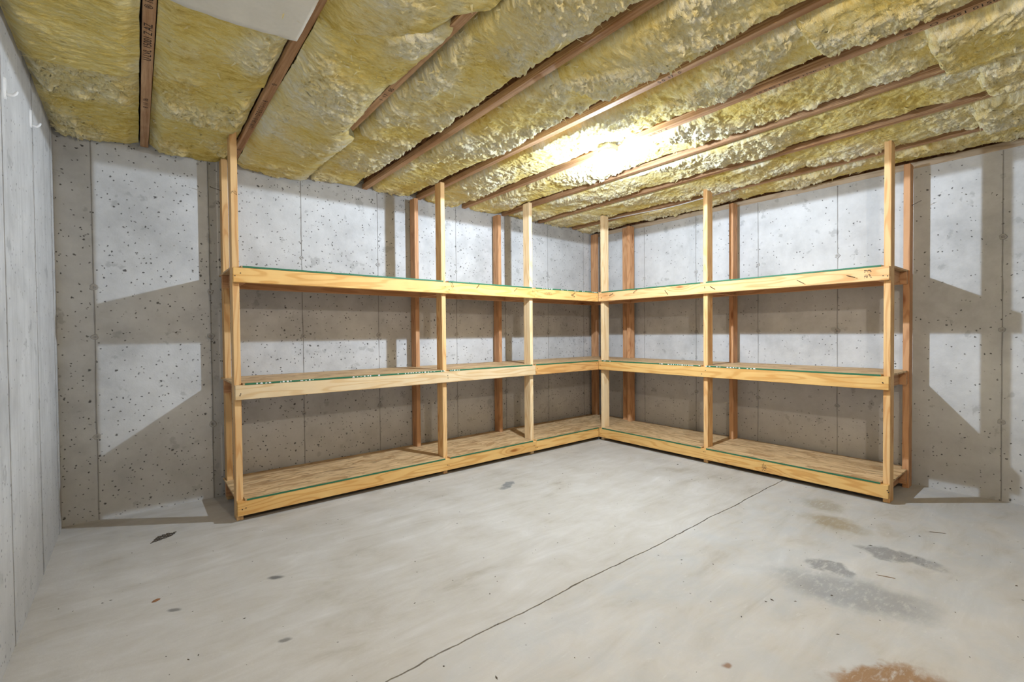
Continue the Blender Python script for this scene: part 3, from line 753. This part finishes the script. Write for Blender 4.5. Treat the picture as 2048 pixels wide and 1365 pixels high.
# pencilled triangle on the leftmost front post
tri = [(-3.326, 2.022), (-3.300, 2.002), (-3.306, 2.024), (-3.326, 2.022), (-3.330, 2.006)]
for (a, b), (c, d) in zip(tri, tri[1:]):
    V, F = tube_geo([(a, 0.0377, b), (c, 0.0377, d)], 0.0008, 4); mk('pencil_mark', V, F, MT['ink'], POST['lf0'])

# ------------------------------------------------------------------ lampholders with bare bulbs
def lamp(label, x, y, jx, power, color, name):
    L = empty('ceiling_lamp', (x, y, 2.40)); tag(L, label, 'lamp')
    b = board('junction_box', (x - 0.05, y - 0.05, 2.326), (x + 0.05, y + 0.05, 2.40), MT['box'], L, bev=0.006)
    V, F = tube_geo([(x + 0.03, y - 0.05, 2.372), (x + 0.03, y - 0.075, 2.374)], 0.013, 10); mk('cable_clamp', V, F, MT['socket'], b)
    V, F = lathe_geo([(0.046, 2.327), (0.058, 2.324), (0.060, 2.318), (0.056, 2.312), (0.034, 2.308), (0.026, 2.300)], (x, y, 0), 32)
    mk('lampholder', V, F, MT['porcelain'], L, smooth=True)
    V, F = lathe_geo([(0.025, 2.302), (0.023, 2.296), (0.0175, 2.290), (0.0165, 2.262), (0.018, 2.258)], (x, y, 0), 24)
    mk('socket', V, F, MT['socket'], L, smooth=True)
    prof = [(0.017, 2.262)]
    for k in range(0, 8):
        th = math.radians(48 + k * 18.86); prof.append((0.038 * math.sin(th), 2.222 + 0.038 * math.cos(th)))
    V, F = lathe_geo([(max(r, 0.0008), z) for r, z in prof], (x, y, 0), 14)
    bu = mk('bulb', V, F, emit(name, color, power[1]), L, smooth=True)
    ld = bpy.data.lights.new(name, 'SPOT'); ld.energy = power[0]; ld.color = color; ld.spot_size = math.pi; ld.spot_blend = 0.012; ld.shadow_soft_size = 0.018
    lo = bpy.data.objects.new('bulb_light', ld); COL.objects.link(lo); place(lo, bu, Matrix.Translation((x, y, 2.238)))
    return L
lamp('bare glowing bulb in a white porcelain lampholder on the ceiling', -1.37, -1.258, -1.275, BULB_MAIN, COL_MAIN, 'bulb_light')
lamp('second bare bulb lampholder on the ceiling behind the camera', -2.96, -3.60, -2.775, BULB_NEAR, COL_NEAR, 'bulb_light_warm')

# ------------------------------------------------------------------ cable along the ninth joist
pts = [(0.235, 0.10, 2.375), (0.225, -0.20, 2.362), (0.210, -0.42, 2.350), (0.215, -0.65, 2.340), (0.225, -0.81, 2.342), (0.232, -1.02, 2.352), (0.245, -1.20, 2.366), (0.25, -1.35, 2.380)]
V, F = tube_geo(pts, 0.0045, 8)
tag(mk('electric_cable', V, F, MT['plastic'], smooth=True), 'thin white electric cable slung under the ninth ceiling joist', 'cable')

# ------------------------------------------------------------------ two plastic hooks on the left wall
def hook(label, y, z0, z1, arm):
    H = empty('wall_hook', (XW, y, z0)); tag(H, label, 'hook', 'white plastic hooks on the left wall')
    n = 14; V = []; F = []
    for k in range(n):
        th = 2 * math.pi * k / n
        yy = 0.011 * math.cos(th); zz = (z0 + z1) / 2 + (z1 - z0) / 2 * (abs(math.sin(th)) ** 0.75) * (1 if math.sin(th) >= 0 else -1)
        V += [(XW, y + yy, zz), (XW + 0.006, y + yy * 0.8, zz * 0.97 + 0.03 * (z0 + z1) / 2)]
    for k in range(n): a = 2 * k; b = 2 * ((k + 1) % n); F.append((a, b, b + 1, a + 1))
    F.append(tuple(2 * k + 1 for k in range(n)))
    mk('back_plate', V, F, MT['plastic'], H)
    ab = z0 + (z1 - z0) * arm
    V, F = tube_geo([(XW + 0.003, y, ab), (XW + 0.012, y, ab - 0.004), (XW + 0.023, y, ab - 0.002), (XW + 0.031, y, ab + 0.007), (XW + 0.035, y, ab + 0.016)], [0.007, 0.0062, 0.0056, 0.005, 0.0035], 8)
    mk('hook_arm', V, F, MT['plastic'], H, smooth=True)
hook('white plastic hook on the left wall, nearer the camera', -0.693, 2.030, 2.114, 0.28)
hook('white plastic hook on the left wall, nearer the back corner', -0.141, 2.117, 2.202, 0.16)

# ------------------------------------------------------------------ odds and ends on the floor
V = []; F = []
def strip(a, b, w):
    a, b = Vector(a), Vector(b); s = (b - a).cross(Vector((0, 0, 1))).normalized() * w; k = len(V)
    V.extend([a - s, a + s, b + s, b - s, a - s + Vector((0, 0, .003)), a + s + Vector((0, 0, .003)), b + s + Vector((0, 0, .003)), b - s + Vector((0, 0, .003))])
    F.extend([(k + 4, k + 7, k + 6, k + 5), (k, k + 1, k + 5, k + 4), (k + 1, k + 2, k + 6, k + 5), (k + 2, k + 3, k + 7, k + 6), (k + 3, k, k + 4, k + 7)])
O = Vector((-3.752, -0.012, 0.001)); ea = Vector((0.100, 0.045, 0)) / 5; eb = Vector((0.03, 0.075, 0)) / 3.6
for i in range(5):
    for j in range(4):
        if i >= 3 and j >= 3: continue
        p = O + ea * i + eb * j + Vector((rng.uniform(-.002, .002), rng.uniform(-.002, .002), 0))
        strip(p, p + ea * 0.95 + eb * 0.45, 0.0013); strip(p + eb * 0.9, p + ea * 0.95 + eb * 0.45, 0.0013)
me = mk('mesh_scrap', V, F, MT['rust']); tag(me, 'small dark scrap of metal mesh lying on the floor near the left corner', 'scrap')
def pebble(name, label, cat, x, y, L, w, a, hgt, mat, group=None, seed=0):
    r = random.Random(seed); V = []; n = 9
    ca, sa = math.cos(a), math.sin(a)
    for zz, f in ((0.0002, 1.0), (hgt * 0.7, 0.85)):
        for k in range(n):
            th = 2 * math.pi * k / n; q = f * r.uniform(0.75, 1.1); u, v = L / 2 * q * math.cos(th), w / 2 * q * math.sin(th)
            V.append((x + u * ca - v * sa, y + u * sa + v * ca, zz))
    V.append((x, y, hgt)); F = [(k, (k + 1) % n, n + (k + 1) % n, n + k) for k in range(n)] + [(n + k, n + (k + 1) % n, 2 * n) for k in range(n)]
    return tag(mk(name, V, F, mat), label, cat, group)
pebble('rusty_washer', 'small rust-brown disc lying on the floor left of centre', 'scrap', -3.747, -0.722, 0.034, 0.024, 0.5, 0.003, flat('rust', (0.28, 0.13, 0.06), 0.8), seed=2)
pebble('wood_sliver', 'thin brown wood sliver lying on the floor beside the grey stain', 'sliver', -1.12, -2.665, 0.075, 0.005, -1.2, 0.003, flat('sliver_wood', (0.23, 0.13, 0.06), 0.8), seed=5)
pebble('wood_sliver', 'thin dark wood sliver lying on the floor towards the right wall', 'sliver', -0.32, -2.72, 0.085, 0.006, -1.0, 0.003, flat('dark_sliver_wood', (0.13, 0.09, 0.05), 0.8), seed=6)
# grit scattered over the slab
r = random.Random(4); V = []; F = []
for _ in range(300):
    x = r.uniform(XW + 0.05, 0.0); y = r.uniform(-3.3, 0.0); s = r.uniform(0.0010, 0.0028) * (1.8 if r.random() < 0.08 else 1); a = r.uniform(0, 3.14)
    ca, sa = math.cos(a), math.sin(a); el = r.uniform(1, 3); k = len(V)
    for u, v in ((-el, 0), (0, -1), (el, 0), (0, 1)): V.append((x + s * (u * ca - v * sa), y + s * (u * sa + v * ca), 0.0004))
    V.append((x, y, 0.0004 + s * 0.8))
    F += [(k, k + 1, k + 4), (k + 1, k + 2, k + 4), (k + 2, k + 3, k + 4), (k + 3, k, k + 4)]
tag(mk('floor_grit', V, F, MT['dirt']), 'dark grit and crumbs scattered over the concrete floor', 'grit', kind='stuff')
